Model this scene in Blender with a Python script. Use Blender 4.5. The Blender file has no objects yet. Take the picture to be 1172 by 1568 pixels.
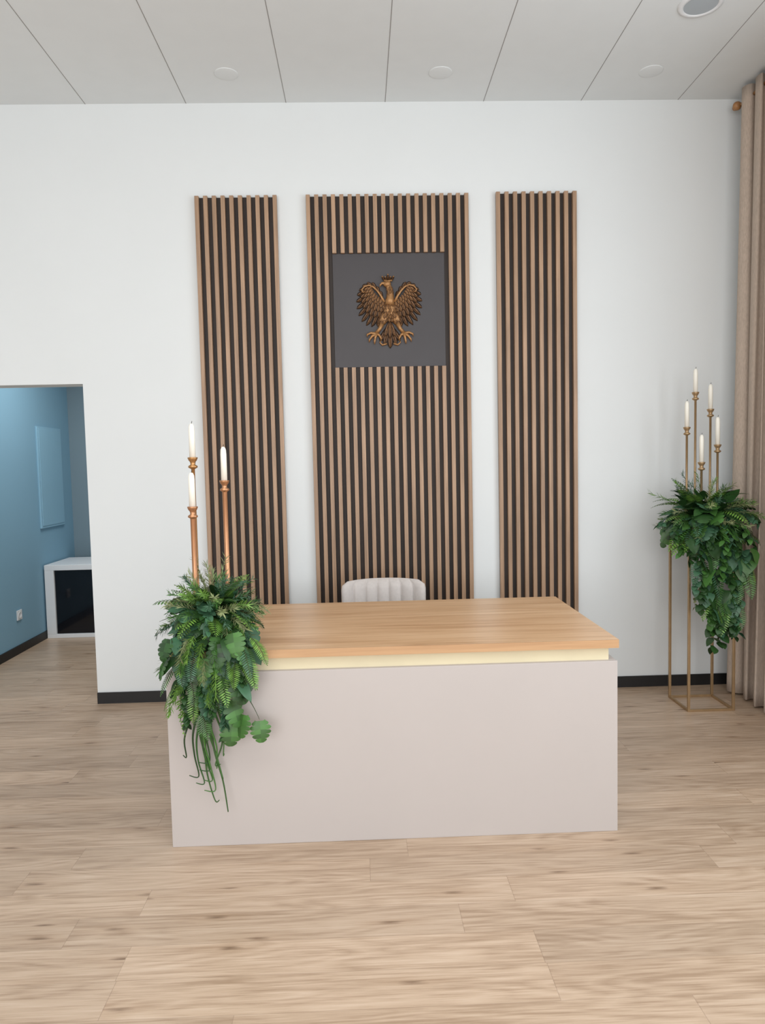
import bpy, math, random
from mathutils import Matrix, Vector
random.seed(7)
sc=bpy.context.scene
sc.view_settings.view_transform='Standard'
# ---------------------------------------------------------------- camera
F=1120.0; H=1.47; D=4.587
R=Matrix.Rotation(math.radians(-1.71),3,'Z')@Matrix.Rotation(math.radians(90-3.77),3,'X')@Matrix.Rotation(math.radians(-1.27),3,'Z')
cd=bpy.data.cameras.new('camera'); cam=bpy.data.objects.new('camera',cd); sc.collection.objects.link(cam)
cam.matrix_world=Matrix.Translation((0,-D,H))@R.to_4x4()
cd.sensor_fit='VERTICAL'; cd.sensor_height=36; cd.lens=F/1568*36
sc.camera=cam

# ---------------------------------------------------------------- materials
def s2l(c):
    return tuple(((v/255)/12.92 if v/255<=0.04045 else (((v/255)+0.055)/1.055)**2.4) for v in c)
class NT:
    def __init__(s,name):
        s.m=bpy.data.materials.new(name); s.m.use_nodes=True; s.t=s.m.node_tree
        s.b=s.t.nodes['Principled BSDF']
    def n(s,typ,**kw):
        nd=s.t.nodes.new(typ)
        for k,v in kw.items():
            if k.startswith('i_'):
                key=k[2:]
                key=int(key) if key.isdigit() else key
                nd.inputs[key].default_value=v
            else: setattr(nd,k,v)
        return nd
    def l(s,a,b): s.t.links.new(a,b)
    def math(s,op,a,b=None,c=None):
        nd=s.n('ShaderNodeMath',operation=op)
        for i,v in enumerate((a,b,c)):
            if v is None: continue
            if isinstance(v,(int,float)): nd.inputs[i].default_value=v
            else: s.l(v,nd.inputs[i])
        return nd.outputs[0]
    def mix(s,f,a,b,blend='MIX'):
        nd=s.n('ShaderNodeMix',data_type='RGBA',blend_type=blend)
        for i,v in ((0,f),(6,a),(7,b)):
            if isinstance(v,(int,float)): nd.inputs[i].default_value=v
            elif isinstance(v,tuple): nd.inputs[i].default_value=(*v[:3],1)
            else: s.l(v,nd.inputs[i])
        return nd.outputs[2]
    def ramp(s,f,stops):
        nd=s.n('ShaderNodeValToRGB'); e=nd.color_ramp.elements
        while len(e)<len(stops): e.new(0.5)
        for i,(p,c) in enumerate(stops):
            e[i].position=p; e[i].color=(*c,1) if isinstance(c,tuple) else (c,c,c,1)
        s.l(f,nd.inputs[0]); return nd.outputs[0]
    def bump(s,h,strength=0.2,dist=0.01):
        nd=s.n('ShaderNodeBump'); nd.inputs['Strength'].default_value=strength; nd.inputs['Distance'].default_value=dist
        s.l(h,nd.inputs['Height']); s.l(nd.outputs[0],s.b.inputs['Normal'])
    def pos(s,scale=(1,1,1),out='Object'):
        tc=s.n('ShaderNodeTexCoord'); mp=s.n('ShaderNodeMapping'); mp.inputs['Scale'].default_value=scale
        s.l(tc.outputs[out],mp.inputs[0]); return mp.outputs[0]
    def noise(s,vec,scale=5,detail=4,rough=0.5,dist=0):
        nd=s.n('ShaderNodeTexNoise'); nd.inputs['Scale'].default_value=scale; nd.inputs['Detail'].default_value=detail
        nd.inputs['Roughness'].default_value=rough; nd.inputs['Distortion'].default_value=dist
        s.l(vec,nd.inputs['Vector']); return nd.outputs['Fac']
def simple(name,rgb,rough=0.5,metal=0.0,var=0.06,scale=8,bump=0.0,bscale=200):
    t=NT(name); c=s2l(rgb)
    f=t.noise(t.pos(),scale,4)
    lo=tuple(v*(1-var) for v in c); hi=tuple(min(1,v*(1+var)) for v in c)
    t.l(t.ramp(f,[(0.3,lo),(0.7,hi)]),t.b.inputs['Base Color'])
    t.b.inputs['Roughness'].default_value=rough; t.b.inputs['Metallic'].default_value=metal
    if bump: t.bump(t.noise(t.pos(),bscale,3),bump,0.002)
    return t.m
def wood(name,lo,hi,axis,rough=0.45,scale=1.0,fine=90,big=26):
    t=NT(name); sc3=[big]*3; sc3[axis]=1.3
    v=t.pos(tuple(x*scale for x in sc3))
    f=t.noise(v,1.0,6,0.6,0.4); sc4=[fine]*3; sc4[axis]=3
    g=t.noise(t.pos(tuple(x*scale for x in sc4)),1.0,3,0.6)
    m=t.math('ADD',t.math('MULTIPLY',f,0.6),t.math('MULTIPLY',g,0.4))
    t.l(t.ramp(m,[(0.35,s2l(lo)),(0.62,s2l(hi))]),t.b.inputs['Base Color'])
    t.b.inputs['Roughness'].default_value=rough; t.bump(g,0.08,0.001)
    return t.m

wall_m=simple('wall_paint',(224,227,227),0.9,var=0.01,scale=2,bump=0.05,bscale=300)
ceil_m=simple('ceiling_tile',(222,226,227),0.85,var=0.01)
seam_m=simple('ceiling_seam',(142,140,138),0.9)
blue_m=simple('blue_paint',(130,170,192),0.8,var=0.02,scale=1)
grayblue_m=simple('grayblue_paint',(122,142,152),0.8,var=0.02,scale=1)
black_m=simple('black_baseboard',(22,21,22),0.5)
white_m=simple('white_laminate',(228,230,232),0.4,var=0.01)
desk_m=simple('greige_laminate',(184,176,172),0.5,var=0.01,scale=3)
strip_m=simple('cream_edge',(214,202,170),0.5,var=0.03)
slat_m=wood('slat_oak',(138,110,86),(180,146,117),2,0.42)
back_m=wood('slat_backing',(34,25,20),(50,38,31),2,0.6)
def desktop_mat():
    t=NT('oak_laminate')
    f=t.noise(t.pos((1.1,9,9)),1.0,5,0.6,0.5); g=t.noise(t.pos((3.5,110,110)),1.0,4,0.65); h=t.noise(t.pos((1.6,34,34)),1.0,4,0.6,0.2)
    m=t.math('ADD',t.math('ADD',t.math('MULTIPLY',f,0.35),t.math('MULTIPLY',g,0.3)),t.math('MULTIPLY',h,0.35))
    t.l(t.ramp(m,[(0.36,s2l((182,138,98))),(0.5,s2l((208,168,128))),(0.64,s2l((224,188,150)))]),t.b.inputs['Base Color'])
    t.b.inputs['Roughness'].default_value=0.36; t.bump(g,0.06,0.001); return t.m
top_m=desktop_mat()
topedge_m=wood('oak_edge',(176,136,98),(196,156,116),0,0.45)
board_m=simple('anthracite_board',(63,59,61),0.5,var=0.04)
gold_m=simple('brushed_gold',(186,140,92),0.36,0.8,var=0.08,scale=20)
stand_m=simple('antique_gold',(176,148,112),0.42,0.7,var=0.08,scale=20)
copper_m=simple('copper_gold',(190,140,104),0.36,0.8,var=0.06,scale=20)
candle_m=simple('candle_wax',(244,240,228),0.5,var=0.02)
wick_m=simple('wick',(60,52,44),0.9)
chair_m=simple('beige_velvet',(200,192,187),0.85,var=0.04,scale=60,bump=0.1,bscale=400)
leg_m=simple('black_metal',(25,25,26),0.4,0.6)
glass_m=simple('dark_glass',(16,18,24),0.08,0,var=0.2)
rodwood_m=wood('rod_wood',(150,104,62),(178,130,84),1,0.4)
stem_m=simple('stem_green',(58,72,36),0.6)
twig_m=simple('twig_brown',(66,54,36),0.8)
lens_m=simple('lamp_diffuser',(170,178,184),0.4,var=0.02)

def bronze():
    t=NT('shaded_bronze')
    tc=t.n('ShaderNodeTexCoord'); sp=t.n('ShaderNodeSeparateXYZ'); t.l(tc.outputs['Object'],sp.inputs[0])
    f=t.noise(t.pos(),90,4)
    h=t.math('MULTIPLY',sp.outputs[1],-11.0)  # shade of the recesses put into the colour by relief depth
    g=t.n('ShaderNodeNewGeometry')
    p=t.ramp(g.outputs['Pointiness'],[(0.45,0.0),(0.56,1.0)])  # crease shade put into the colour too, ridges lighter
    m=t.math('MULTIPLY',t.math('ADD',t.math('ADD',h,0.08),t.math('MULTIPLY',p,0.62)),t.math('ADD',f,0.40))
    t.l(t.ramp(m,[(0.10,s2l((32,22,15))),(0.38,s2l((98,68,43))),(0.85,s2l((168,124,80)))]),t.b.inputs['Base Color'])
    t.b.inputs['Metallic'].default_value=0.5; t.b.inputs['Roughness'].default_value=0.42
    return t.m
bronze_m=bronze()
def leafmat(name,rgb,rough=0.45):
    t=NT(name); c=s2l(rgb)
    g=t.n('ShaderNodeNewGeometry')
    f=t.noise(t.pos(),30,2)
    m=t.math('ADD',t.math('MULTIPLY',g.outputs['Random Per Island'],0.75),t.math('MULTIPLY',f,0.25))
    t.l(t.ramp(m,[(0.05,tuple(v*0.48 for v in c)),(0.95,tuple(min(1,v*1.4) for v in c))]),t.b.inputs['Base Color'])
    t.b.inputs['Roughness'].default_value=rough
    return t.m
LEAF=[leafmat('leaf_dark',(42,76,34)),leafmat('leaf_mid',(64,106,46)),leafmat('leaf_blue',(60,98,70)),
      leafmat('leaf_bright',(102,142,58)),leafmat('leaf_olive',(136,146,100)),stem_m,twig_m]
def curtain_mat():
    t=NT('linen_curtain'); c=s2l((184,167,152))
    f=t.noise(t.pos((1,1,0.15)),260,3); f2=t.noise(t.pos((1,1,1)),120,2)
    t.l(t.ramp(f,[(0.3,tuple(v*0.86 for v in c)),(0.7,tuple(v*1.1 for v in c))]),t.b.inputs['Base Color'])
    t.b.inputs['Roughness'].default_value=0.95; t.bump(f2,0.2,0.002); return t.m
curt_m=curtain_mat()
def floor_mat():
    t=NT('oak_plank_floor')
    tc=t.n('ShaderNodeTexCoord'); sp=t.n('ShaderNodeSeparateXYZ'); t.l(tc.outputs['Object'],sp.inputs[0])
    X,Y=sp.outputs[0],sp.outputs[1]
    ry=t.math('DIVIDE',t.math('ADD',Y,20.06),0.152); row=t.math('FLOOR',ry); fy=t.math('FRACT',ry)
    w1=t.n('ShaderNodeTexWhiteNoise',noise_dimensions='1D'); t.l(row,w1.inputs['W'])
    rx=t.math('ADD',t.math('DIVIDE',t.math('ADD',X,20),1.25),t.math('MULTIPLY',w1.outputs[0],5.0))
    col=t.math('FLOOR',rx); fx=t.math('FRACT',rx)
    cv=t.n('ShaderNodeCombineXYZ'); t.l(row,cv.inputs[0]); t.l(col,cv.inputs[1])
    w2=t.n('ShaderNodeTexWhiteNoise',noise_dimensions='2D'); t.l(cv.outputs[0],w2.inputs['Vector']); r=w2.outputs[0]
    def vec(sx,sy,off,z=37.0):
        c=t.n('ShaderNodeCombineXYZ'); t.l(t.math('ADD',t.math('MULTIPLY',X,sx),t.math('MULTIPLY',r,off)),c.inputs[0])
        t.l(t.math('ADD',t.math('MULTIPLY',Y,sy),t.math('MULTIPLY',r,off*0.7)),c.inputs[1]); t.l(t.math('MULTIPLY',r,z),c.inputs[2]); return c.outputs[0]
    g1=t.noise(vec(1.2,8,30),1.0,5,0.55,0.2)
    g2=t.noise(vec(6,150,11),1.0,4,0.65)
    g3=t.noise(vec(2.6,60,23),1.0,4,0.6,0.15)
    wv=t.math('FRACT',t.math('MULTIPLY',t.noise(vec(0.8,6.0,50),1.0,2,0.4,0.3),16.0))
    wv=t.math('ABSOLUTE',t.math('SUBTRACT',wv,0.5))
    m=t.math('ADD',t.math('ADD',t.math('MULTIPLY',g1,0.26),t.math('MULTIPLY',g2,0.36)),t.math('ADD',t.math('MULTIPLY',g3,0.28),t.math('MULTIPLY',wv,0.15)))
    base=t.ramp(m,[(0.38,s2l((164,138,114))),(0.52,s2l((195,170,146))),(0.68,s2l((213,191,169)))])
    tone=t.ramp(r,[(0,0.87),(1,1.04)])
    c=t.mix(1.0,base,tone,'MULTIPLY')
    vo=t.n('ShaderNodeTexVoronoi',voronoi_dimensions='2D'); vo.inputs['Scale'].default_value=1.0; t.l(vec(1.9,8.5,13),vo.inputs['Vector'])
    dn=t.math('ADD',vo.outputs['Distance'],t.math('MULTIPLY',t.math('SUBTRACT',g2,0.5),0.20))
    kn=t.ramp(dn,[(0.0,0.9),(0.085,0.0)])
    wn=t.n('ShaderNodeTexWhiteNoise',noise_dimensions='3D'); t.l(vo.outputs['Position'],wn.inputs['Vector'])
    gate=t.math('GREATER_THAN',wn.outputs[0],0.62)
    c=t.mix(t.math('MULTIPLY',kn,gate),c,s2l((88,66,50)))
    halo=t.ramp(vo.outputs['Distance'],[(0.0,0.30),(0.35,0.0)])
    c=t.mix(t.math('MULTIPLY',halo,gate),c,s2l((160,128,98)))
    e1=t.math('LESS_THAN',fy,0.012); e2=t.math('LESS_THAN',fx,0.0017); e=t.math('MAXIMUM',e1,e2)
    c=t.mix(t.math('MULTIPLY',e,0.34),c,s2l((110,86,66)))
    t.l(c,t.b.inputs['Base Color']); t.b.inputs['Roughness'].default_value=0.35
    t.bump(t.math('SUBTRACT',g2,t.math('MULTIPLY',e,0.8)),0.08,0.002)
    return t.m
floor_m=floor_mat()

# ---------------------------------------------------------------- mesh builder
class M:
    def __init__(s): s.v=[];s.f=[];s.mi=[];s.sm=[];s.mats=[]
    def idx(s,m):
        if m not in s.mats: s.mats.append(m)
        return s.mats.index(m)
    def add(s,vs,fs,m,smooth=False):
        b=len(s.v); i=s.idx(m); s.v+= [tuple(v) for v in vs]
        for f in fs: s.f.append([b+k for k in f]); s.mi.append(i); s.sm.append(smooth)
    def box(s,x0,x1,y0,y1,z0,z1,m,faces=None):
        vs=[(x,y,z) for x in (x0,x1) for y in (y0,y1) for z in (z0,z1)]
        s.add(vs,[(0,1,3,2),(4,6,7,5),(0,4,5,1),(2,3,7,6),(0,2,6,4),(1,5,7,3)],m)
    def tube(s,pts,rad,m,n=8,flat=1.0,cap=True):
        pts=[Vector(p) for p in pts]; 
        if isinstance(rad,(int,float)): rad=[rad]*len(pts)
        vs=[];fs=[]; prev=None
        for i,p in enumerate(pts):
            d=(pts[min(i+1,len(pts)-1)]-pts[max(i-1,0)]).normalized()
            if prev is None:
                a=Vector((0,1,0)) if abs(d.y)<0.9 else Vector((1,0,0))
            else: a=prev
            u=(a-d*a.dot(d)).normalized(); w=d.cross(u); prev=u
            for k in range(n):
                t=2*math.pi*k/n; vs.append(p+u*math.cos(t)*rad[i]*flat+w*math.sin(t)*rad[i])
        for i in range(len(pts)-1):
            for k in range(n):
                fs.append((i*n+k,i*n+(k+1)%n,(i+1)*n+(k+1)%n,(i+1)*n+k))
        if cap: fs.append(tuple(range(n))[::-1]); fs.append(tuple((len(pts)-1)*n+k for k in range(n)))
        s.add(vs,fs,m,True)
    def lathe(s,prof,c,m,n=24,axis='Z'):
        vs=[];fs=[]
        for r,z in prof:
            for k in range(n):
                t=2*math.pi*k/n
                if axis=='Z': vs.append((c[0]+r*math.cos(t),c[1]+r*math.sin(t),c[2]+z))
                else: vs.append((c[0]+r*math.cos(t),c[1]+z,c[2]+r*math.sin(t)))
        for i in range(len(prof)-1):
            for k in range(n): fs.append((i*n+k,i*n+(k+1)%n,(i+1)*n+(k+1)%n,(i+1)*n+k))
        if prof[0][0]<=0.03: fs.append(tuple(range(n))[::-1])
        if prof[-1][0]<=0.03: fs.append(tuple((len(prof)-1)*n+k for k in range(n)))
        s.add(vs,fs,m,True)
    def grid(s,fn,nu,nv,m,smooth=True,closeu=False):
        vs=[fn(i/nu,j/nv) for j in range(nv+1) for i in range(nu+1)]
        fs=[(j*(nu+1)+i,j*(nu+1)+i+1,(j+1)*(nu+1)+i+1,(j+1)*(nu+1)+i) for j in range(nv) for i in range(nu)]
        s.add(vs,fs,m,smooth)
    def obj(s,name,origin=(0,0,0),bevel=0,solid=0,autosmooth=True):
        me=bpy.data.meshes.new(name); o=Vector(origin)
        me.from_pydata([Vector(v)-o for v in s.v],[],s.f)
        for m in s.mats: me.materials.append(m)
        for p,i,sm in zip(me.polygons,s.mi,s.sm): p.material_index=i; p.use_smooth=sm
        me.update()
        ob=bpy.data.objects.new(name,me); ob.location=o; sc.collection.objects.link(ob)
        if solid:
            md=ob.modifiers.new('thick','SOLIDIFY'); md.thickness=solid; md.offset=0
        if bevel:
            md=ob.modifiers.new('bevel','BEVEL'); md.width=bevel; md.segments=2; md.limit_method='ANGLE'; md.angle_limit=math.radians(50)
        return ob
def boxobj(name,*a,m=None,bevel=0):
    b=M(); b.box(*a,m); return b.obj(name,((a[0]+a[1])/2,(a[2]+a[3])/2,a[4]),bevel=bevel)
def parent(ch,pa):
    ch.parent=pa; ch.matrix_parent_inverse=Matrix.Translation(-pa.location)

# ---------------------------------------------------------------- room shell
CZ=3.66; XR=2.46
boxobj('floor',-6,XR+0.2,-7.5,3.0,-0.1,0.0,m=floor_m)
c=M(); c.box(-6,XR+0.2,-7.5,0.15,CZ,CZ+0.1,ceil_m); c.obj('ceiling',(0,-3,CZ))
c=M()
xs=[0.208+0.6*k for k in range(-9,4)]
for x in xs: c.box(x-0.0016,x+0.0016,-7.4,0.0,CZ-0.0012,CZ+0.001,seam_m)
c.obj('trim_1',(0,-3,CZ))
w=M()
w.box(-1.687,XR+0.2,0,0.15,0,CZ,wall_m); w.box(-6,-2.62,0,0.15,0,CZ,wall_m); w.box(-2.62,-1.687,0,0.15,2.0,CZ,wall_m)
w.obj('wall_back',(0,0.07,0))
w=M()
wy0,wy1,wz0,wz1=-4.6,-1.5,0.85,3.1
w.box(XR,XR+0.2,wy1,0,0,CZ,wall_m); w.box(XR,XR+0.2,-7.5,wy0,0,CZ,wall_m)
w.box(XR,XR+0.2,wy0,wy1,0,wz0,wall_m); w.box(XR,XR+0.2,wy0,wy1,wz1,CZ,wall_m)
w.obj('wall_right',(XR+0.1,-3,0))
w=M()
for y in (wy0+0.03,-3.05,wy1-0.03): w.box(XR+0.08,XR+0.14,y-0.03,y+0.03,wz0,wz1,white_m)
for z in (wz0+0.03,wz1-0.03): w.box(XR+0.085,XR+0.135,wy0,wy1,z-0.03,z+0.03,white_m)
w.obj('window_1',(XR+0.1,-3,wz0))
boxobj('baseboard_back',-1.687,XR-0.001,-0.012,-0.0005,0,0.07,m=black_m)
boxobj('baseboard_right',XR-0.012,XR-0.0005,-7.4,-0.013,0,0.07,m=black_m)
# adjacent room
BX=-2.80
wl=boxobj('wall_left',BX-0.12,BX,0.15,2.6,0,2.7,m=blue_m)
boxobj('baseboard_left',BX,BX+0.012,0.16,2.6,0,0.068,m=black_m)
boxobj('wall_far',-3.2,-0.6,2.6,2.72,0,2.7,m=grayblue_m)
boxobj('wall_corridor',-0.72,-0.6,0.15,2.6,0,2.7,m=grayblue_m)
boxobj('ceiling_corridor',-3.2,-0.6,0.15,2.72,2.7,2.75,m=ceil_m)
panel_m=simple('panel_door_paint',(142,184,206),0.45,var=0.01)
q=M(); q.box(BX,BX+0.018,1.86,2.36,0.97,1.86,panel_m); q.box(BX+0.018,BX+0.023,1.88,2.34,0.99,1.84,panel_m); o=q.obj('electrical_panel',(BX,2.1,0.97),bevel=0.003); parent(o,wl)
q=M(); x=BX+0.001; q.box(x,x+0.01,1.34,1.42,0.27,0.35,white_m); n0=len(q.v)
q.lathe([(0.001,0),(0.028,0),(0.03,0.004),(0.02,0.004),(0.018,0.002)],(0,0,0),white_m)
for i in range(n0,len(q.v)):
    vx,vy,vz=q.v[i]; q.v[i]=(x+0.01+vz,1.38+vx,0.31+vy)
q.obj('wall_socket',(x,1.38,0.27),bevel=0.002)
# media cabinet
q=M(); x0,x1,y0,y1=-2.785,-1.75,1.86,2.42
q.box(x0,x1,y0,y1,0.60,0.648,white_m); q.box(x0,x0+0.08,y0,y1,0.035,0.60,white_m); q.box(x1-0.08,x1,y0,y1,0.035,0.60,white_m)
q.box(x0,x1,y0,y1,0,0.035,white_m); q.box(x0+0.08,x1-0.08,y1-0.02,y1,0.035,0.6,glass_m)
q.box(x0+0.08,-2.285,y0+0.02,y0+0.028,0.035,0.60,glass_m); q.box(-2.275,x1-0.08,y0+0.02,y0+0.028,0.035,0.60,glass_m)
q.box(-2.29,-2.27,y0+0.03,y1-0.03,0.035,0.6,leg_m)
q.obj('media_cabinet',(x0,y0,0),bevel=0.003)

# ceiling fixtures
for i,x in enumerate((-0.692,0.508,1.708)):  # flat round cover caps on the ceiling
    q=M(); q.lathe([(0.066,0),(0.0655,-0.0025),(0.062,-0.0035),(0.02,-0.004),(0.001,-0.004)][::-1],(x,-0.33,CZ-0.0),ceil_m,40)
    q.obj('ceiling_cap' if i==0 else 'ceiling_cap.%03d'%i,(x,-0.33,CZ))
q=M(); q.lathe([(0.001,-0.007),(0.080,-0.006)],(1.708,-0.94,CZ),lens_m,48); q.lathe([(0.079,-0.005),(0.082,-0.010),(0.102,-0.008),(0.105,0.0)],(1.708,-0.94,CZ),white_m,48)
q.obj('recessed_downlight',(1.708,-0.94,CZ))

# ---------------------------------------------------------------- slat panels
def slats(name,x0,x1,n,z0,z1,hole=None):
    q=M(); W=x1-x0; sw=0.0245; p=(W-sw)/(n-1)
    q.box(x0+0.001,x1-0.001,-0.010,-0.001,z0+0.002,z1-0.004,back_m)
    for i in range(n):
        a=x0+i*p; b=a+sw
        if hole and a>hole[0]-0.01 and b<hole[1]+0.01:
            q.box(a,b,-0.036,-0.0095,z0,hole[2],slat_m); q.box(a,b,-0.036,-0.0095,hole[3],z1,slat_m)
        else: q.box(a,b,-0.036,-0.0095,z0,z1,slat_m)
    return q.obj(name,((x0+x1)/2,0,z0),bevel=0.0012)
slats('slat_wall_panel',-0.957,-0.463,10,0.075,3.105)
slats('slat_wall_panel.001',-0.287,0.702,20,0.075,3.105,(-0.135,0.550,2.066,2.756))
slats('slat_wall_panel.002',0.872,1.368,10,0.075,3.110)
boxobj('emblem_board',-0.135,0.549,-0.018,-0.0105,2.068,2.754,m=board_m)

# ---------------------------------------------------------------- eagle
E=M(); EC=(0.207,-0.018,2.408); K=0.004
def P(x,y,d=0): return Vector((EC[0]+x*K,min(EC[1]-0.0008,EC[1]-d*K),EC[2]+y*K))
def feather(b,t,w,d0,d1,hgt=2.2,n=8,bend=0.0):
    b=Vector(b);t=Vector(t);ax=t-b;L=ax.length;ax/=L;pr=Vector((-ax.y,ax.x))
    rows=[]
    for i in range(n+1):
        s=i/n; ww=w*0.5*(0.55+0.45*math.sin(min(1,s*1.5)*math.pi/2))*(1 if s<0.72 else math.sqrt(max(0.02,1-((s-0.72)/0.28)**2)))
        c=b+ax*L*s+pr*bend*math.sin(s*math.pi)*L; d=d0+(d1-d0)*s
        rows.append((c,ww,d))
    vs=[];fs=[]
    for c,ww,d in rows:
        for k,(o,h) in enumerate(((-1,-1.5),(-1,0.2),(-0.6,0.85),(-0.14,0.5),(0,1.4),(0.14,0.5),(0.6,0.85),(1,0.2),(1,-1.5))):
            p=c+pr*ww*o; vs.append(P(p.x,p.y,d+h*hgt*0.5 if h>0 else d-1.2))
    for i in range(n):
        for k in range(8): fs.append((i*9+k,i*9+k+1,(i+1)*9+k+1,(i+1)*9+k))
    fs.append(tuple(n*9+k for k in range(9))[::-1])
    E.add(vs,fs,bronze_m,False)
def ell(cx,cy,rx,ry,rz,rot=0,d=0):
    vs=[];fs=[];nu,nv=16,6; cr,sr=math.cos(rot),math.sin(rot)
    for j in range(nv+1):
        a=j/nv*math.pi/2
        for i in range(nu):
            t=2*math.pi*i/nu; x=math.cos(t)*math.cos(a)*rx; y=math.sin(t)*math.cos(a)*ry
            vs.append(P(cx+x*cr-y*sr,cy+x*sr+y*cr,d+math.sin(a)*rz))
    for j in range(nv):
        for i in range(nu): fs.append((j*nu+i,j*nu+(i+1)%nu,(j+1)*nu+(i+1)%nu,(j+1)*nu+i))
    E.add(vs,fs,bronze_m,True)
def etube(pts,r,n=10,d=2):
    E.tube([P(x,y,d) for x,y in pts],[q*K for q in r],bronze_m,n)
def claw(cx,cy,sgn):
    for (tx,ty) in ((-14,-1),(-11,-9),(-3,-12),(7,-7)):
        mx,my=cx+sgn*tx*0.6,cy+ty*0.6+2.0
        etube([(cx,cy),(mx,my),(cx+sgn*tx,cy+ty),(cx+sgn*(tx*1.05),cy+ty-4)],[2.6,2.1,1.7,0.4],8,3)
for sg in (1,-1):
    L=lambda x,y:(x*sg,y)
    bases=[(-35,32),(-33,28),(-31,24),(-28,20),(-25,16),(-21,13),(-17,10),(-13,7),(-9,4)]
    tips=[(-49,24),(-50.5,14),(-50,3.5),(-47.5,-7),(-43,-16),(-36,-22),(-28,-24),(-20,-21.5),(-13.5,-15)]
    for i,(b,t) in enumerate(zip(bases,tips)): feather(L(*b),L(*t),7.2,0.3,0.3,2.6,bend=0.07*sg)
    for b,t in (((-30,37),(-46,31)),((-28,38),(-41,38)),((-24,37),(-34,42.5)),((-19,31),(-26,43)),((-15,25),(-19,37)),((-11,18),(-14,30))): feather(L(*b),L(*t),6.4,0,0.8,2.2)
    for i in range(9):
        b=Vector(bases[i]); t=Vector(tips[i]); feather(L(*(b+(b-t).normalized()*1)),L(*(b+(t-b)*0.60)),6.6,2.4,1.8,2.4)
    for i in range(8):
        b=(Vector(bases[i])+Vector(bases[i+1]))/2; t=(Vector(tips[i])+Vector(tips[i+1]))/2
        feather(L(*(b+(b-t).normalized()*3)),L(*(b+(t-b)*0.34)),6.0,4.2,3.4,2.2)
    for i in range(9):
        b=Vector(bases[i]); t=Vector(tips[i]); n_=(b-t).normalized()
        feather(L(*(b+n_*5)),L(*(b-n_*3)),5.4,5.4,5.0,1.8,6)
    for i in range(8):
        b=(Vector(bases[i])+Vector(bases[i+1]))/2; t=(Vector(tips[i])+Vector(tips[i+1]))/2; n_=(b-t).normalized()
        feather(L(*(b+n_*9)),L(*(b+n_*1)),4.8,6.0,5.8,1.6,6)
    etube([L(-8,12),L(-13,22),L(-18,29),L(-24,35),(L(-31,38)),L(-38,36),L(-42,31),L(-40,27.5),L(-37,29)],[2.6,2.0,1.8,1.7,1.6,1.5,1.3,1.0,0.7],10,4.6)
    # legs
    ell(-9*sg,-11,7.5,12,6,-0.4*sg,1)
    for k in range(4):
        feather(L(-5-2*k,-3-4.5*k),L(-9-2.4*k,-13-4*k),5,7.2-k*0.6,6.6-k*0.9,1.8,6)
        feather(L(-10-1.2*k,-4-3.5*k),L(-14-1.6*k,-13-3.6*k),4.4,5.6-k*0.5,4.8-k*0.7,1.8,6)
    etube([L(-12,-20),L(-16,-28),L(-21,-34)],[4.0,3.0,2.8],10,3)
    claw(-21*sg,-35,sg)
    for t in ((-16,-46),(-9.5,-52)): feather(L(-1,-22),L(*t),8,0.3,0.6,2.6)
    feather(L(-1,-18),L(-8,-39),6.5,2.8,2.2,2.2)
    etube([L(-5,-50),L(-12,-52),L(-16,-48),L(-14,-45)],[1.8,1.6,1.3,0.8],8,2)
feather((0,-24),(0,-57),8.5,1.0,1.0,2.8)
feather((0,-14),(0,-42),7,3.4,2.8,2.6)
ell(0,1,11,18,7,0,1)
for r in range(7):
    for k in range(-2,3):
        dd=8.2-abs(k)*1.5-max(0,r-4)*0.5
        feather((k*4.0+(r%2)*1.6-0.8,17-r*4.6),(k*4.0+(r%2)*1.6-0.8,9.5-r*4.6),4.6,dd-0.6,dd+0.2,1.6,6)
etube([(0,8),(1,17),(1.5,24),(0.5,31),(-1,36),(-3,39)],[8.4,6.6,5.4,4.8,4.6,3.8],14,3)
ell(-3,39.5,6,5,4.5,0.1,4.5)
etube([(-7,40.5),(-11,40.5),(-13.5,38),(-14,35)],[2.6,2.1,1.4,0.4],10,5)
ell(-4,40.5,1.2,1.2,1.2,0,8.6)
for r in range(5):
    for k in (-1,0,1): feather((1+k*3.2+(r%2)-0.5,35-r*4.6),(1+k*3.6+(r%2)-0.5,28.5-r*4.6),3.8,7.4-abs(k)*2,8.2-abs(k)*2,1.4,5)
etube([(-8,45),(-2,44),(5,45)],[1.5,1.7,1.5],8,4)
for a,b in (((-7,45),(-10,51)),((-4,45),(-5.5,50.5)),((-1.5,45),(-1.5,54)),((1,45),(2.5,50.5)),((4,45),(7,51))):
    feather(a,b,3.4,3,3,2,5); ell(b[0],b[1],1.3,1.3,1.5,0,3)
E.obj('eagle_emblem',EC)

# ---------------------------------------------------------------- desk
q=M(); fx0,fx1,fy=-0.762,0.987,-1.81
q.box(fx0,fx1,fy,fy+0.025,0,0.684,desk_m)
q.box(fx0,fx0+0.025,fy+0.025,-0.93,0,0.684,desk_m); q.box(fx1-0.025,fx1,fy+0.025,-0.93,0,0.684,desk_m)
q.box(fx0+0.025,fx1-0.025,fy+0.03,-1.3,0.655,0.68,desk_m)
d=q.obj('reception_desk',(0.11,-1.35,0),bevel=0.0015)
q=M(); q.box(fx0+0.028,fx1-0.028,fy+0.022,-0.95,0.684,0.735,strip_m); parent(q.obj('riser_strip',(0,0,0)),d)
q=M(); q.box(-0.766,0.992,fy-0.003,-0.885,0.7355,0.768,topedge_m)
q.add([(-0.766,fy-0.003,0.7685),(0.992,fy-0.003,0.7685),(0.992,-0.885,0.7685),(-0.766,-0.885,0.7685)],[(0,1,2,3)],top_m)
parent(q.obj('desk_top',(0,0,0)),d)

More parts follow.
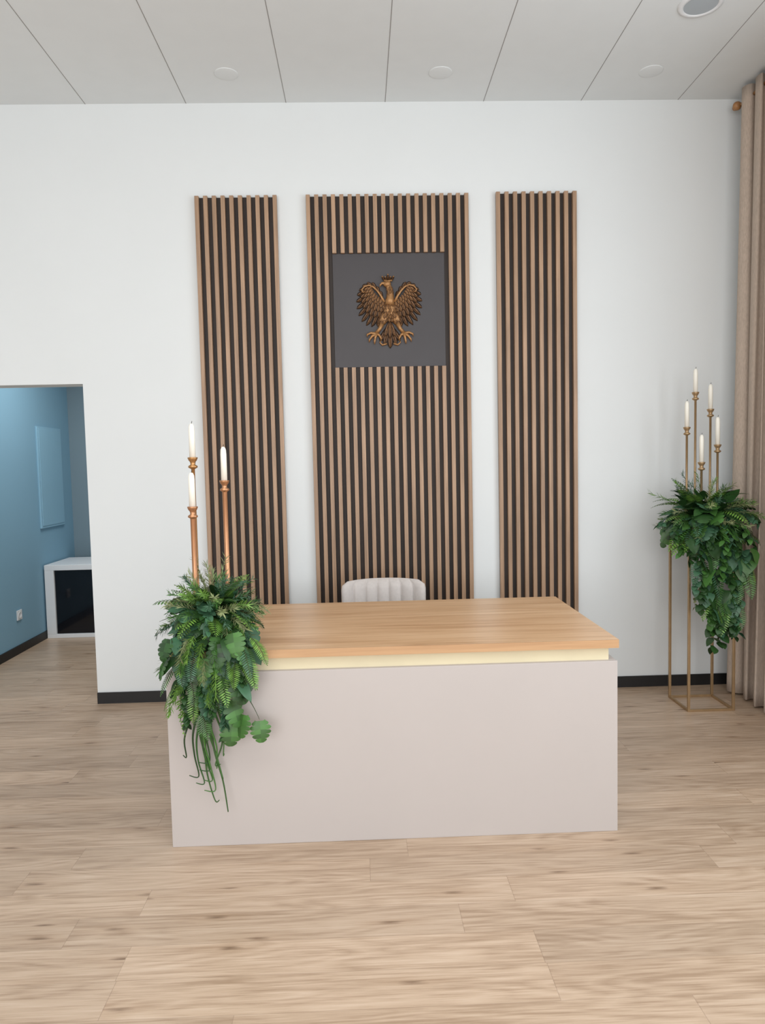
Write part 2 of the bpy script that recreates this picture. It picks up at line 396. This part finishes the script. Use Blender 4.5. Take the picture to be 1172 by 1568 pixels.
# ---------------------------------------------------------------- chair
q=M(); cx=0.118; cy=-0.46
def back(u,v,side):
    a=(u*2-1); z=0.44+0.375*v
    hw=0.238*(1-0.10*(1-v)**2)
    if v>0.86: hw-=0.035*(1-math.sqrt(max(0,1-((v-0.86)/0.14)**2)))
    ch=abs(math.sin(u*math.pi*7))**0.45
    edge=max(0,1-abs(a)**10)**0.5*max(0,1-max(0,(v-0.86)/0.14)**4)**0.5
    x=cx+a*hw; wrap=-0.10*abs(a)**2.4
    y=cy+0.05*v+wrap
    return (x,y-side*(0.030+0.020*ch)*edge if side>0 else y+0.03*edge,z)
q.grid(lambda u,v:back(u,v,1),84,16,chair_m); q.grid(lambda u,v:back(1-u,v,-1),84,16,chair_m)
def seat(u,v):
    th=u*2*math.pi; ph=(v-0.5)*math.pi
    c,s_=math.cos(th),math.sin(th); e=0.45
    r=lambda t:math.copysign(abs(t)**e,t)
    k=max(0.0,math.cos(ph))**0.35
    return (cx+0.235*r(c)*k, cy-0.21+0.225*r(s_)*k, 0.435+0.045*math.sin(ph))
q.grid(seat,48,12,chair_m)
for sx in (-1,1):
    q.tube([(cx+sx*0.13,cy-0.36,0.40),(cx+sx*0.215,cy-0.43,0.0)],[0.014,0.009],leg_m,10)
    q.tube([(cx+sx*0.13,cy-0.08,0.40),(cx+sx*0.215,cy+0.02,0.0)],[0.014,0.009],leg_m,10)
q.obj('upholstered_chair',(cx,cy-0.2,0))

# ---------------------------------------------------------------- curtain
q=M()
def cur(u,v):
    y=-0.13-1.35*u; z=0.012+3.620*v
    ph=u*2*math.pi*11.5
    amp=0.031+0.012*math.sin(u*23+1)+0.018*(1-v)
    x=2.333+0.022*v-0.01*(1-v)+amp*math.sin(ph+0.6*math.sin(u*17)+0.35*(1-v)*math.sin(u*31))+0.008*math.sin(u*61+2)
    y+=0.018*math.sin(2*ph+1)+0.012*(1-v)*math.sin(u*40+v*3)
    return (x,y,z)
q.grid(cur,480,40,curt_m); curtain=q.obj('curtain',(2.33,-0.8,0.01),solid=0.004)
q=M(); RX=2.352
q.tube([(RX,-4.8,3.575),(RX,-0.12,3.575)],0.010,rodwood_m,16)
q.lathe([(0.002,0),(0.012,0.002),(0.022,0.010),(0.026,0.022),(0.022,0.034),(0.014,0.042),(0.016,0.05),(0.013,0.056)],(2.325,-0.125,3.572),rodwood_m,20,'Y')
q.tube([(2.325,-0.10,3.572),(RX,-0.13,3.575)],0.010,rodwood_m,12)
n0=len(q.v)
q.lathe([(0.03,0.0),(0.03,0.008),(0.012,0.012),(0.010,0.10),(0.001,0.10)],(0,0,0),rodwood_m,16)
for i in range(n0,len(q.v)):
    vx,vy,vz=q.v[i]; q.v[i]=(XR-vz,-0.11+vx,3.575+vy)
parent(q.obj('curtain_rod',(2.32,-2,3.575)),curtain)

# ---------------------------------------------------------------- candlesticks
cnt=0
def candlestick(x,y,z0,zh,zt,rr,m):
    global cnt
    q=M(); h=zh-z0
    q.lathe([(0.001,0),(0.045,0),(0.045,0.006),(0.02,0.012),(rr,0.02),(rr,h-0.035),(0.012,h-0.032),(0.019,h-0.028),(0.019,h-0.022),(0.010,h-0.016),(0.011,h-0.006),(0.017,h+0.002),(0.0205,h+0.010),(0.0205,h+0.014),(0.012,h+0.014)],(x,y,z0),m,24)
    q.lathe([(0.0128,0),(0.0125,zt-zh-0.012-0.035),(0.0112,zt-zh-0.016-0.012),(0.007,zt-zh-0.018),(0.003,zt-zh-0.016)],(x,y,zh+0.012),candle_m,20)
    q.tube([(x,y,zt-0.01),(x+0.001,y,zt-0.002),(x+0.003,y,zt+0.006)],0.0012,wick_m,6)
    q.obj('candlestick' if cnt==0 else 'candlestick.%03d'%cnt,(x,y,z0)); cnt+=1
candlestick(-0.690,-1.53,0.7690,1.500,1.657,0.0075,gold_m)
candlestick(-0.664,-1.68,0.7690,1.304,1.456,0.0105,copper_m)
candlestick(-0.563,-1.53,0.7690,1.402,1.559,0.0105,copper_m)
TZ=1.008
candlestick(1.912,-0.36,TZ,1.630,1.798,0.0065,stand_m)
candlestick(1.985,-0.31,TZ,1.835,1.990,0.0065,stand_m)
candlestick(2.075,-0.31,TZ,1.735,1.898,0.0065,stand_m)
candlestick(2.065,-0.42,TZ,1.524,1.700,0.0065,stand_m)
candlestick(1.962,-0.44,TZ,1.425,1.600,0.0065,stand_m)

# ---------------------------------------------------------------- stand
q=M(); sx0,sx1,sy0,sy1=1.868,2.130,-0.498,-0.240; r=0.007
for x in (sx0,sx1):
    for y in (sy0,sy1): q.box(x-r,x+r,y-r,y+r,0,1.0,stand_m)
for z in (r,0.993):
    for y in (sy0,sy1): q.box(sx0+r,sx1-r,y-r,y+r,z-r,z+r,stand_m)
    for x in (sx0,sx1): q.box(x-r,x+r,sy0+r,sy1-r,z-r,z+r,stand_m)
q.box(sx0-r,sx1+r,sy0-r,sy1+r,1.0,1.006,stand_m)
q.obj('flower_stand',(2.0,-0.37,0),bevel=0.001)

# ---------------------------------------------------------------- foliage
def frame(base,d,roll=0.0):
    d=Vector(d).normalized(); up=Vector((0,0,1))
    if abs(d.z)>0.95: up=Vector((0,-1,0))
    side=up.cross(d).normalized(); n=d.cross(side).normalized()
    if n.z<0 and abs(d.z)<0.95: n=-n; side=-side
    Rm=Matrix((d,side,n)).transposed()@Matrix.Rotation(roll,3,'X')
    return lambda x,y,z:Vector(base)+Rm@Vector((x,y,z))
def stemcurve(G,base,d,L,droop,mat,r=0.0018,n=8):
    d=Vector(d).normalized(); p=Vector(base); pts=[p.copy()]
    for i in range(n):
        d=(d+Vector((0,0,-droop/n))).normalized(); p=p+d*L/n; pts.append(p.copy())
    G.tube(pts,[r*(1-0.6*i/n) for i in range(n+1)],mat,5,cap=False); return pts
def leaf(G,base,d,L,W,mat,roll=0,droop=0.5,fold=0.25,n=7,shape='oval'):
    f=frame(base,d,roll); vs=[];fs=[]
    for i in range(n+1):
        s=i/n
        if shape=='oval': w=W*0.5*math.sin(math.pi*min(1,s**0.75))**0.8
        elif shape=='heart': w=W*0.5*(math.sin(math.pi*s**0.55)**0.7)
        else: w=W*0.5*math.sin(math.pi*s)**0.6
        x=L*s; z=-droop*L*s*s
        for o in (-1,-0.5,0,0.5,1): vs.append(f(x*(1-0.15*droop*s),w*o,z+fold*w*abs(o)-0.15*w*o*o+0.02*L*math.sin(s*11+o*3)*abs(o)))
    for i in range(n):
        for k in range(4): fs.append((i*5+k,i*5+k+1,(i+1)*5+k+1,(i+1)*5+k))
    G.add(vs,fs,mat,True)
def monstera(G,base,d,L,mat,roll=0,droop=0.35):
    f=frame(base,d,roll); W=L*1.02; vs=[];fs=[]
    def wd(s): return W*0.5*(math.sin(math.pi*max(0.0,min(1,s))**0.62)**0.6)
    nl=5
    for sgn in (-1,1):
        for k in range(nl):
            s0=-0.04+k/nl*1.0; s1=-0.04+(k+1)/nl*1.0
            b=len(vs); cols=4
            for a in range(cols+1):
                s=s0+(s1-s0)*a/cols
                e=a/cols*2-1
                for o in (0,0.5,0.75,1.0):
                    tip=1.0-0.16*e*e if o==1.0 else 1.0
                    shrink=1.0 if o<0.6 else (0.90 if o<0.9 else 0.80)
                    ss=(s0+s1)/2+(s-(s0+s1)/2)*shrink
                    y=wd(max(0.03,min(0.97,ss)))*o*tip
                    x=L*(ss+0.20*o*(1-ss)*0.5 - 0.16*o*o*(1-ss)**3)
                    z=-droop*L*max(0,ss)**2-0.22*y*o+0.10*y
                    vs.append(f(x,sgn*y,z))
            for a in range(cols):
                for o in range(3):
                    fs.append((b+a*4+o,b+a*4+o+1,b+(a+1)*4+o+1,b+(a+1)*4+o))
    G.add(vs,fs,mat,True)
def fern(G,base,d,L,W,mat,droop=1.0,n=16,roll=0):
    pts=stemcurve(G,base,d,L,droop,LEAF[5],0.0016,n)
    side0=None
    for i in range(2,n+1):
        s=i/n; dd=(pts[i]-pts[i-1]).normalized()
        sd=dd.cross(Vector((0,0,1)))
        if sd.length<0.2: sd=side0 or Vector((1,0,0))
        sd.normalize(); sd=Matrix.Rotation(roll,3,dd)@sd; side0=sd
        w=W*0.5*math.sin(math.pi*(0.12+0.85*s))**0.8
        nn=sd.cross(dd)
        for sg in (-1,1):
            v=(sd*sg+dd*0.45).normalized(); wv=dd*(L/n*0.36); b=pts[i-1] if sg>0 else pts[i-1]*0.5+pts[i]*0.5
            dz=nn*(-0.12*w)
            vs=[b-wv*0.4,b+wv*0.4,b+v*w*0.45-wv+dz*0.3,b+v*w*0.45+wv+dz*0.3,b+v*w*0.8-wv*0.6+dz*0.8,b+v*w*0.8+wv*0.6+dz*0.8,b+v*w+dz*1.2]
            G.add(vs,[(0,1,3,2),(2,3,5,4),(4,5,6)],mat,True)
def sprig(G,base,d,L,nl,mat,droop=0.5,n=12):
    pts=stemcurve(G,base,d,L,droop,mat,0.0014,n)
    for i in range(1,n+1):
        dd=(pts[i]-pts[i-1]).normalized()
        for k in range(5):
            rv=Vector((random.gauss(0,1),random.gauss(0,1),random.gauss(0,1))); rv=(rv-dd*rv.dot(dd)).normalized()
            v=(rv+dd*0.9).normalized(); w=v.cross(dd).normalized()*0.0018; b=pts[i-1].lerp(pts[i],random.random())
            G.add([b-w*0.5,b+w*0.5,b+v*nl*0.5+w,b+v*nl*0.5-w,b+v*nl],[(0,1,2,3),(3,2,4)],mat,False)
def vine(G,base,d,L,ll,mat,droop=2.5,n=12,wide=0.6):
    pts=stemcurve(G,base,d,L,droop,LEAF[5],0.0016,n)
    for i in range(1,n+1):
        dd=(pts[i]-pts[i-1]).normalized()
        for sg in (-1,1):
            a=random.uniform(0,6.28); rv=Vector((math.cos(a),math.sin(a)-0.6,0.1)); v=(rv+dd*0.6)
            leaf(G,pts[i],v,ll*random.uniform(0.7,1.1),ll*wide,mat,random.uniform(-0.6,0.6),0.4,0.15,5)
def strand(G,pts,r,mat):
    P_=[Vector(p) for p in pts]; out=[]
    for i in range(len(P_)-1):
        p0=P_[max(0,i-1)];p1=P_[i];p2=P_[i+1];p3=P_[min(len(P_)-1,i+2)]
        for k in range(6):
            t=k/6; out.append(0.5*((2*p1)+(p2-p0)*t+(2*p0-5*p1+4*p2-p3)*t*t+(3*p1-p0-3*p2+p3)*t**3))
    out.append(P_[-1]); n=len(out)
    G.tube(out,[r*(1-0.75*i/n) for i in range(n)],mat,5)
rnd=random.uniform
def foliage(C,rx,rz,counts,scale=1.0,ylim=0.9):
    G=M()
    def direction(zlo=-0.7,zhi=1.0):
        a=rnd(0,2*math.pi); 
        z=rnd(zlo,zhi); r=math.sqrt(max(0,1-z*z)); v=Vector((math.cos(a)*r,math.sin(a)*r,z))
        if v.y>0.3 and random.random()<0.6: v.y=-v.y
        return v
    def at(v,k): return Vector((C[0]+v.x*rx*k,C[1]+v.y*rx*k*ylim,C[2]+v.z*rz*k))
    for i in range(60):
        v=direction(-0.9,0.9); stemcurve(G,at(v,0.05),v,rx*0.8*rnd(0.5,1),0.6,random.choice((LEAF[5],LEAF[6])),0.0022,6)
    for i in range(counts[0]):
        v=direction(-0.9,0.95); leaf(G,at(v,rnd(0.2,0.68)),v+Vector((0,-0.1,rnd(-0.3,0.3))),rnd(0.06,0.11)*scale,rnd(0.035,0.06)*scale,random.choice((LEAF[0],LEAF[0],LEAF[1],LEAF[2])),rnd(-0.8,0.8),rnd(0.2,0.7),rnd(0.05,0.35))
    for i in range(counts[1]):
        v=direction(-0.8,0.6); monstera(G,at(v,rnd(0.5,0.85)),v+Vector((0,-0.2,-0.35)),rnd(0.075,0.105)*scale,random.choice((LEAF[1],LEAF[0],LEAF[2])),rnd(-0.6,0.6))
    for i in range(counts[2]):
        v=direction(-0.5,0.9); L=rnd(0.14,0.22)*scale; fern(G,at(v,rnd(0.15,0.45)),v,L,rnd(0.055,0.08)*scale,random.choice((LEAF[1],LEAF[3],LEAF[3],LEAF[2])),rnd(0.6,1.4),16,rnd(-0.5,0.5))
    for i in range(counts[3]):
        v=direction(-0.3,1.0); sprig(G,at(v,rnd(0.3,0.6)),v,rnd(0.10,0.17)*scale,0.028*scale,random.choice((LEAF[2],LEAF[3],LEAF[4],LEAF[1])),rnd(0.1,0.7))
    for i in range(counts[4]):
        v=direction(-0.6,0.5); vine(G,at(v,rnd(0.3,0.6)),v,rnd(0.12,0.2)*scale,0.038*scale,random.choice((LEAF[2],LEAF[0],LEAF[1])),rnd(0.8,2))
    return G
# left arrangement, on the desk corner
C=(-0.588,-1.71,0.885)
G=foliage(C,0.148,0.140,(190,34,44,70,16),1.03)
for i in range(60):
    x=rnd(-0.74,-0.42); z=rnd(0.66,0.86); y=-1.84-rnd(0,0.06); sx=(x+0.6)*2
    k=random.random()
    if k<0.3: fern(G,(x,y,z),(sx+rnd(-0.4,0.4),-0.4,-0.3),rnd(0.10,0.15),0.06,random.choice((LEAF[3],LEAF[1],LEAF[2])),1.4,16,rnd(-0.5,0.5))
    elif k<0.55: leaf(G,(x,y,z),(sx+rnd(-0.6,0.6),-0.5,-0.4),rnd(0.07,0.10),0.05,random.choice((LEAF[0],LEAF[1],LEAF[2])),rnd(-0.5,0.5),0.4)
    elif k<0.8: monstera(G,(x,y-0.02,z),(sx+rnd(-0.4,0.4),-0.4,-0.6),rnd(0.08,0.10),random.choice((LEAF[0],LEAF[1],LEAF[2])),rnd(-0.4,0.4))
    else: sprig(G,(x,y,z),(sx,-0.5,-0.1),rnd(0.10,0.15),0.028,random.choice((LEAF[1],LEAF[3],LEAF[4])),1.0)
for i in range(32):
    z=rnd(0.56,0.76); hw=0.04+0.08*(z-0.45)/0.3; x=-0.575+rnd(-hw,hw); y=-1.845-rnd(0,0.05)
    k=random.random()
    if k<0.35: fern(G,(x,y,z),(rnd(-0.3,0.3),-0.3,-0.7),rnd(0.10,0.15),0.055,random.choice((LEAF[3],LEAF[1],LEAF[2])),1.0,16,rnd(-0.5,0.5))
    elif k<0.7: leaf(G,(x,y,z),(rnd(-0.6,0.6),-0.35,-0.8),rnd(0.06,0.09),0.045,random.choice((LEAF[0],LEAF[1])),rnd(-0.5,0.5),0.3)
    else: vine(G,(x,y,z),(rnd(-0.3,0.3),-0.2,-0.5),rnd(0.10,0.14),0.034,random.choice((LEAF[0],LEAF[2])),1.5)
for (x,z,L,m) in ((-0.50,0.60,0.10,1),(-0.455,0.545,0.085,1),(-0.50,0.52,0.09,1),(-0.575,0.70,0.09,2),(-0.47,0.68,0.095,0),(-0.395,0.52,0.08,1),(-0.60,0.62,0.09,2)):
    stemcurve(G,(x-0.05,-1.84,z+0.07),(0.5,-0.3,-0.6),0.09,0.5,LEAF[5],0.002,6)
    monstera(G,(x,-1.90,z),(rnd(-0.5,0.5),-0.25,-0.8),L,LEAF[m],rnd(-0.3,0.3),0.2)
for x0,x1,z1 in ((-0.60,-0.655,0.30),(-0.59,-0.60,0.24),(-0.61,-0.63,0.27),(-0.58,-0.555,0.165),(-0.62,-0.585,0.20),(-0.57,-0.59,0.33),(-0.63,-0.675,0.38),(-0.54,-0.575,0.34),(-0.60,-0.615,0.32),(-0.59,-0.57,0.29),(-0.61,-0.60,0.28),(-0.58,-0.62,0.35),(-0.565,-0.56,0.38)):
    zz=0.72; pts=[(x0,-1.83,zz+0.03)]
    for k in range(1,6):
        t=k/5; pts.append((x0+(x1-x0)*t+0.020*math.sin(t*6+x0*40),-1.857-0.012*math.sin(t*4+x1*30),zz+(z1-zz)*t))
    pts.append((x1+0.02*(1 if x1>-0.6 else -1),-1.86,z1+0.006)); strand(G,pts,0.0064,LEAF[0] if x1<-0.6 else LEAF[1])
for (x,zb) in ((-0.685,0.47),(-0.70,0.52),(-0.66,0.5)):
    fern(G,(x,-1.84,0.70),(rnd(-0.1,0.1),-0.15,-0.8),0.72-zb,0.05,LEAF[3],0.5,20,1.2)
G.v=[(x if x>-0.79 else -0.79+(x+0.79)*0.35,y,z) for x,y,z in G.v]
G.obj('greenery_arrangement',(C[0],C[1],0.77))
# right arrangement
C=(1.995,-0.41,1.115)
G=foliage(C,0.235,0.20,(230,40,58,50,28),1.25)
for i in range(85):
    z=rnd(0.60,1.02); hw=0.04+0.15*(z-0.5)/0.5; x=2.02+rnd(-hw,hw); y=-0.53-rnd(0,0.08); k=random.random()
    if k<0.25: fern(G,(x,y,z),(rnd(-0.5,0.5),-0.4,-0.6),rnd(0.13,0.19),0.08,random.choice((LEAF[1],LEAF[2],LEAF[3])),1.2,14,rnd(-0.5,0.5))
    elif k<0.7: leaf(G,(x,y,z),(rnd(-0.8,0.8),-0.5,-0.6),rnd(0.08,0.12),0.085,random.choice((LEAF[0],LEAF[1],LEAF[2])),rnd(-0.5,0.5),0.4,shape='heart')
    else: vine(G,(x,y,z),(rnd(-0.4,0.4),-0.2,-0.5),rnd(0.12,0.17),0.05,random.choice((LEAF[0],LEAF[2],LEAF[1])),1.6,8,0.8)
for x,z1 in ((1.98,0.40),(2.02,0.42),(2.06,0.50)):
    vine(G,(x,-0.54,0.68),(0,-0.1,-1),0.68-z1,0.065,LEAF[0],0.5,6,0.9)
for x,z1 in ((1.90,0.62),(1.93,0.68)): vine(G,(x,-0.53,0.95),(-0.1,-0.1,-1),0.95-z1,0.022,LEAF[4],0.5,18,0.9)
G.v=[(x if x<2.25 else 2.25+(x-2.25)*0.3,y,z) for x,y,z in G.v]
G.obj('greenery_arrangement.001',(C[0],C[1],1.0))

# ---------------------------------------------------------------- light
W=bpy.data.worlds.new('World'); sc.world=W; W.use_nodes=True
W.node_tree.nodes['Background'].inputs[0].default_value=(0.90,0.96,1.0,1); W.node_tree.nodes['Background'].inputs[1].default_value=0.74
def area(name,loc,rot,sx,sy,e,col=(1,1,1)):
    l=bpy.data.lights.new(name,'AREA'); l.shape='RECTANGLE'; l.size=sx; l.size_y=sy; l.energy=e; l.color=col
    o=bpy.data.objects.new(name,l); o.location=loc; o.rotation_euler=rot; sc.collection.objects.link(o)
area('daylight_fill_rear',(-0.8,-7.3,1.7),(math.radians(90),0,0),5.5,2.2,168,(0.99,0.99,1))  # added area lamp at the open rear, no window built there
area('window_daylight_right',(XR-0.02,-3.05,2.0),(0,math.radians(90),0),2.1,2.9,62,(0.87,0.94,1))
area('ceiling_fill',(-0.5,-3.9,CZ-0.03),(0,0,0),3.5,1.2,42,(1,0.99,0.97))  # added fill for general brightness, no fixture behind it
area('corridor_fill',(-1.9,1.2,2.68),(0,0,0),0.8,0.8,25,(1,0.98,0.95))  # unseen fill lamp added to brighten the adjacent room
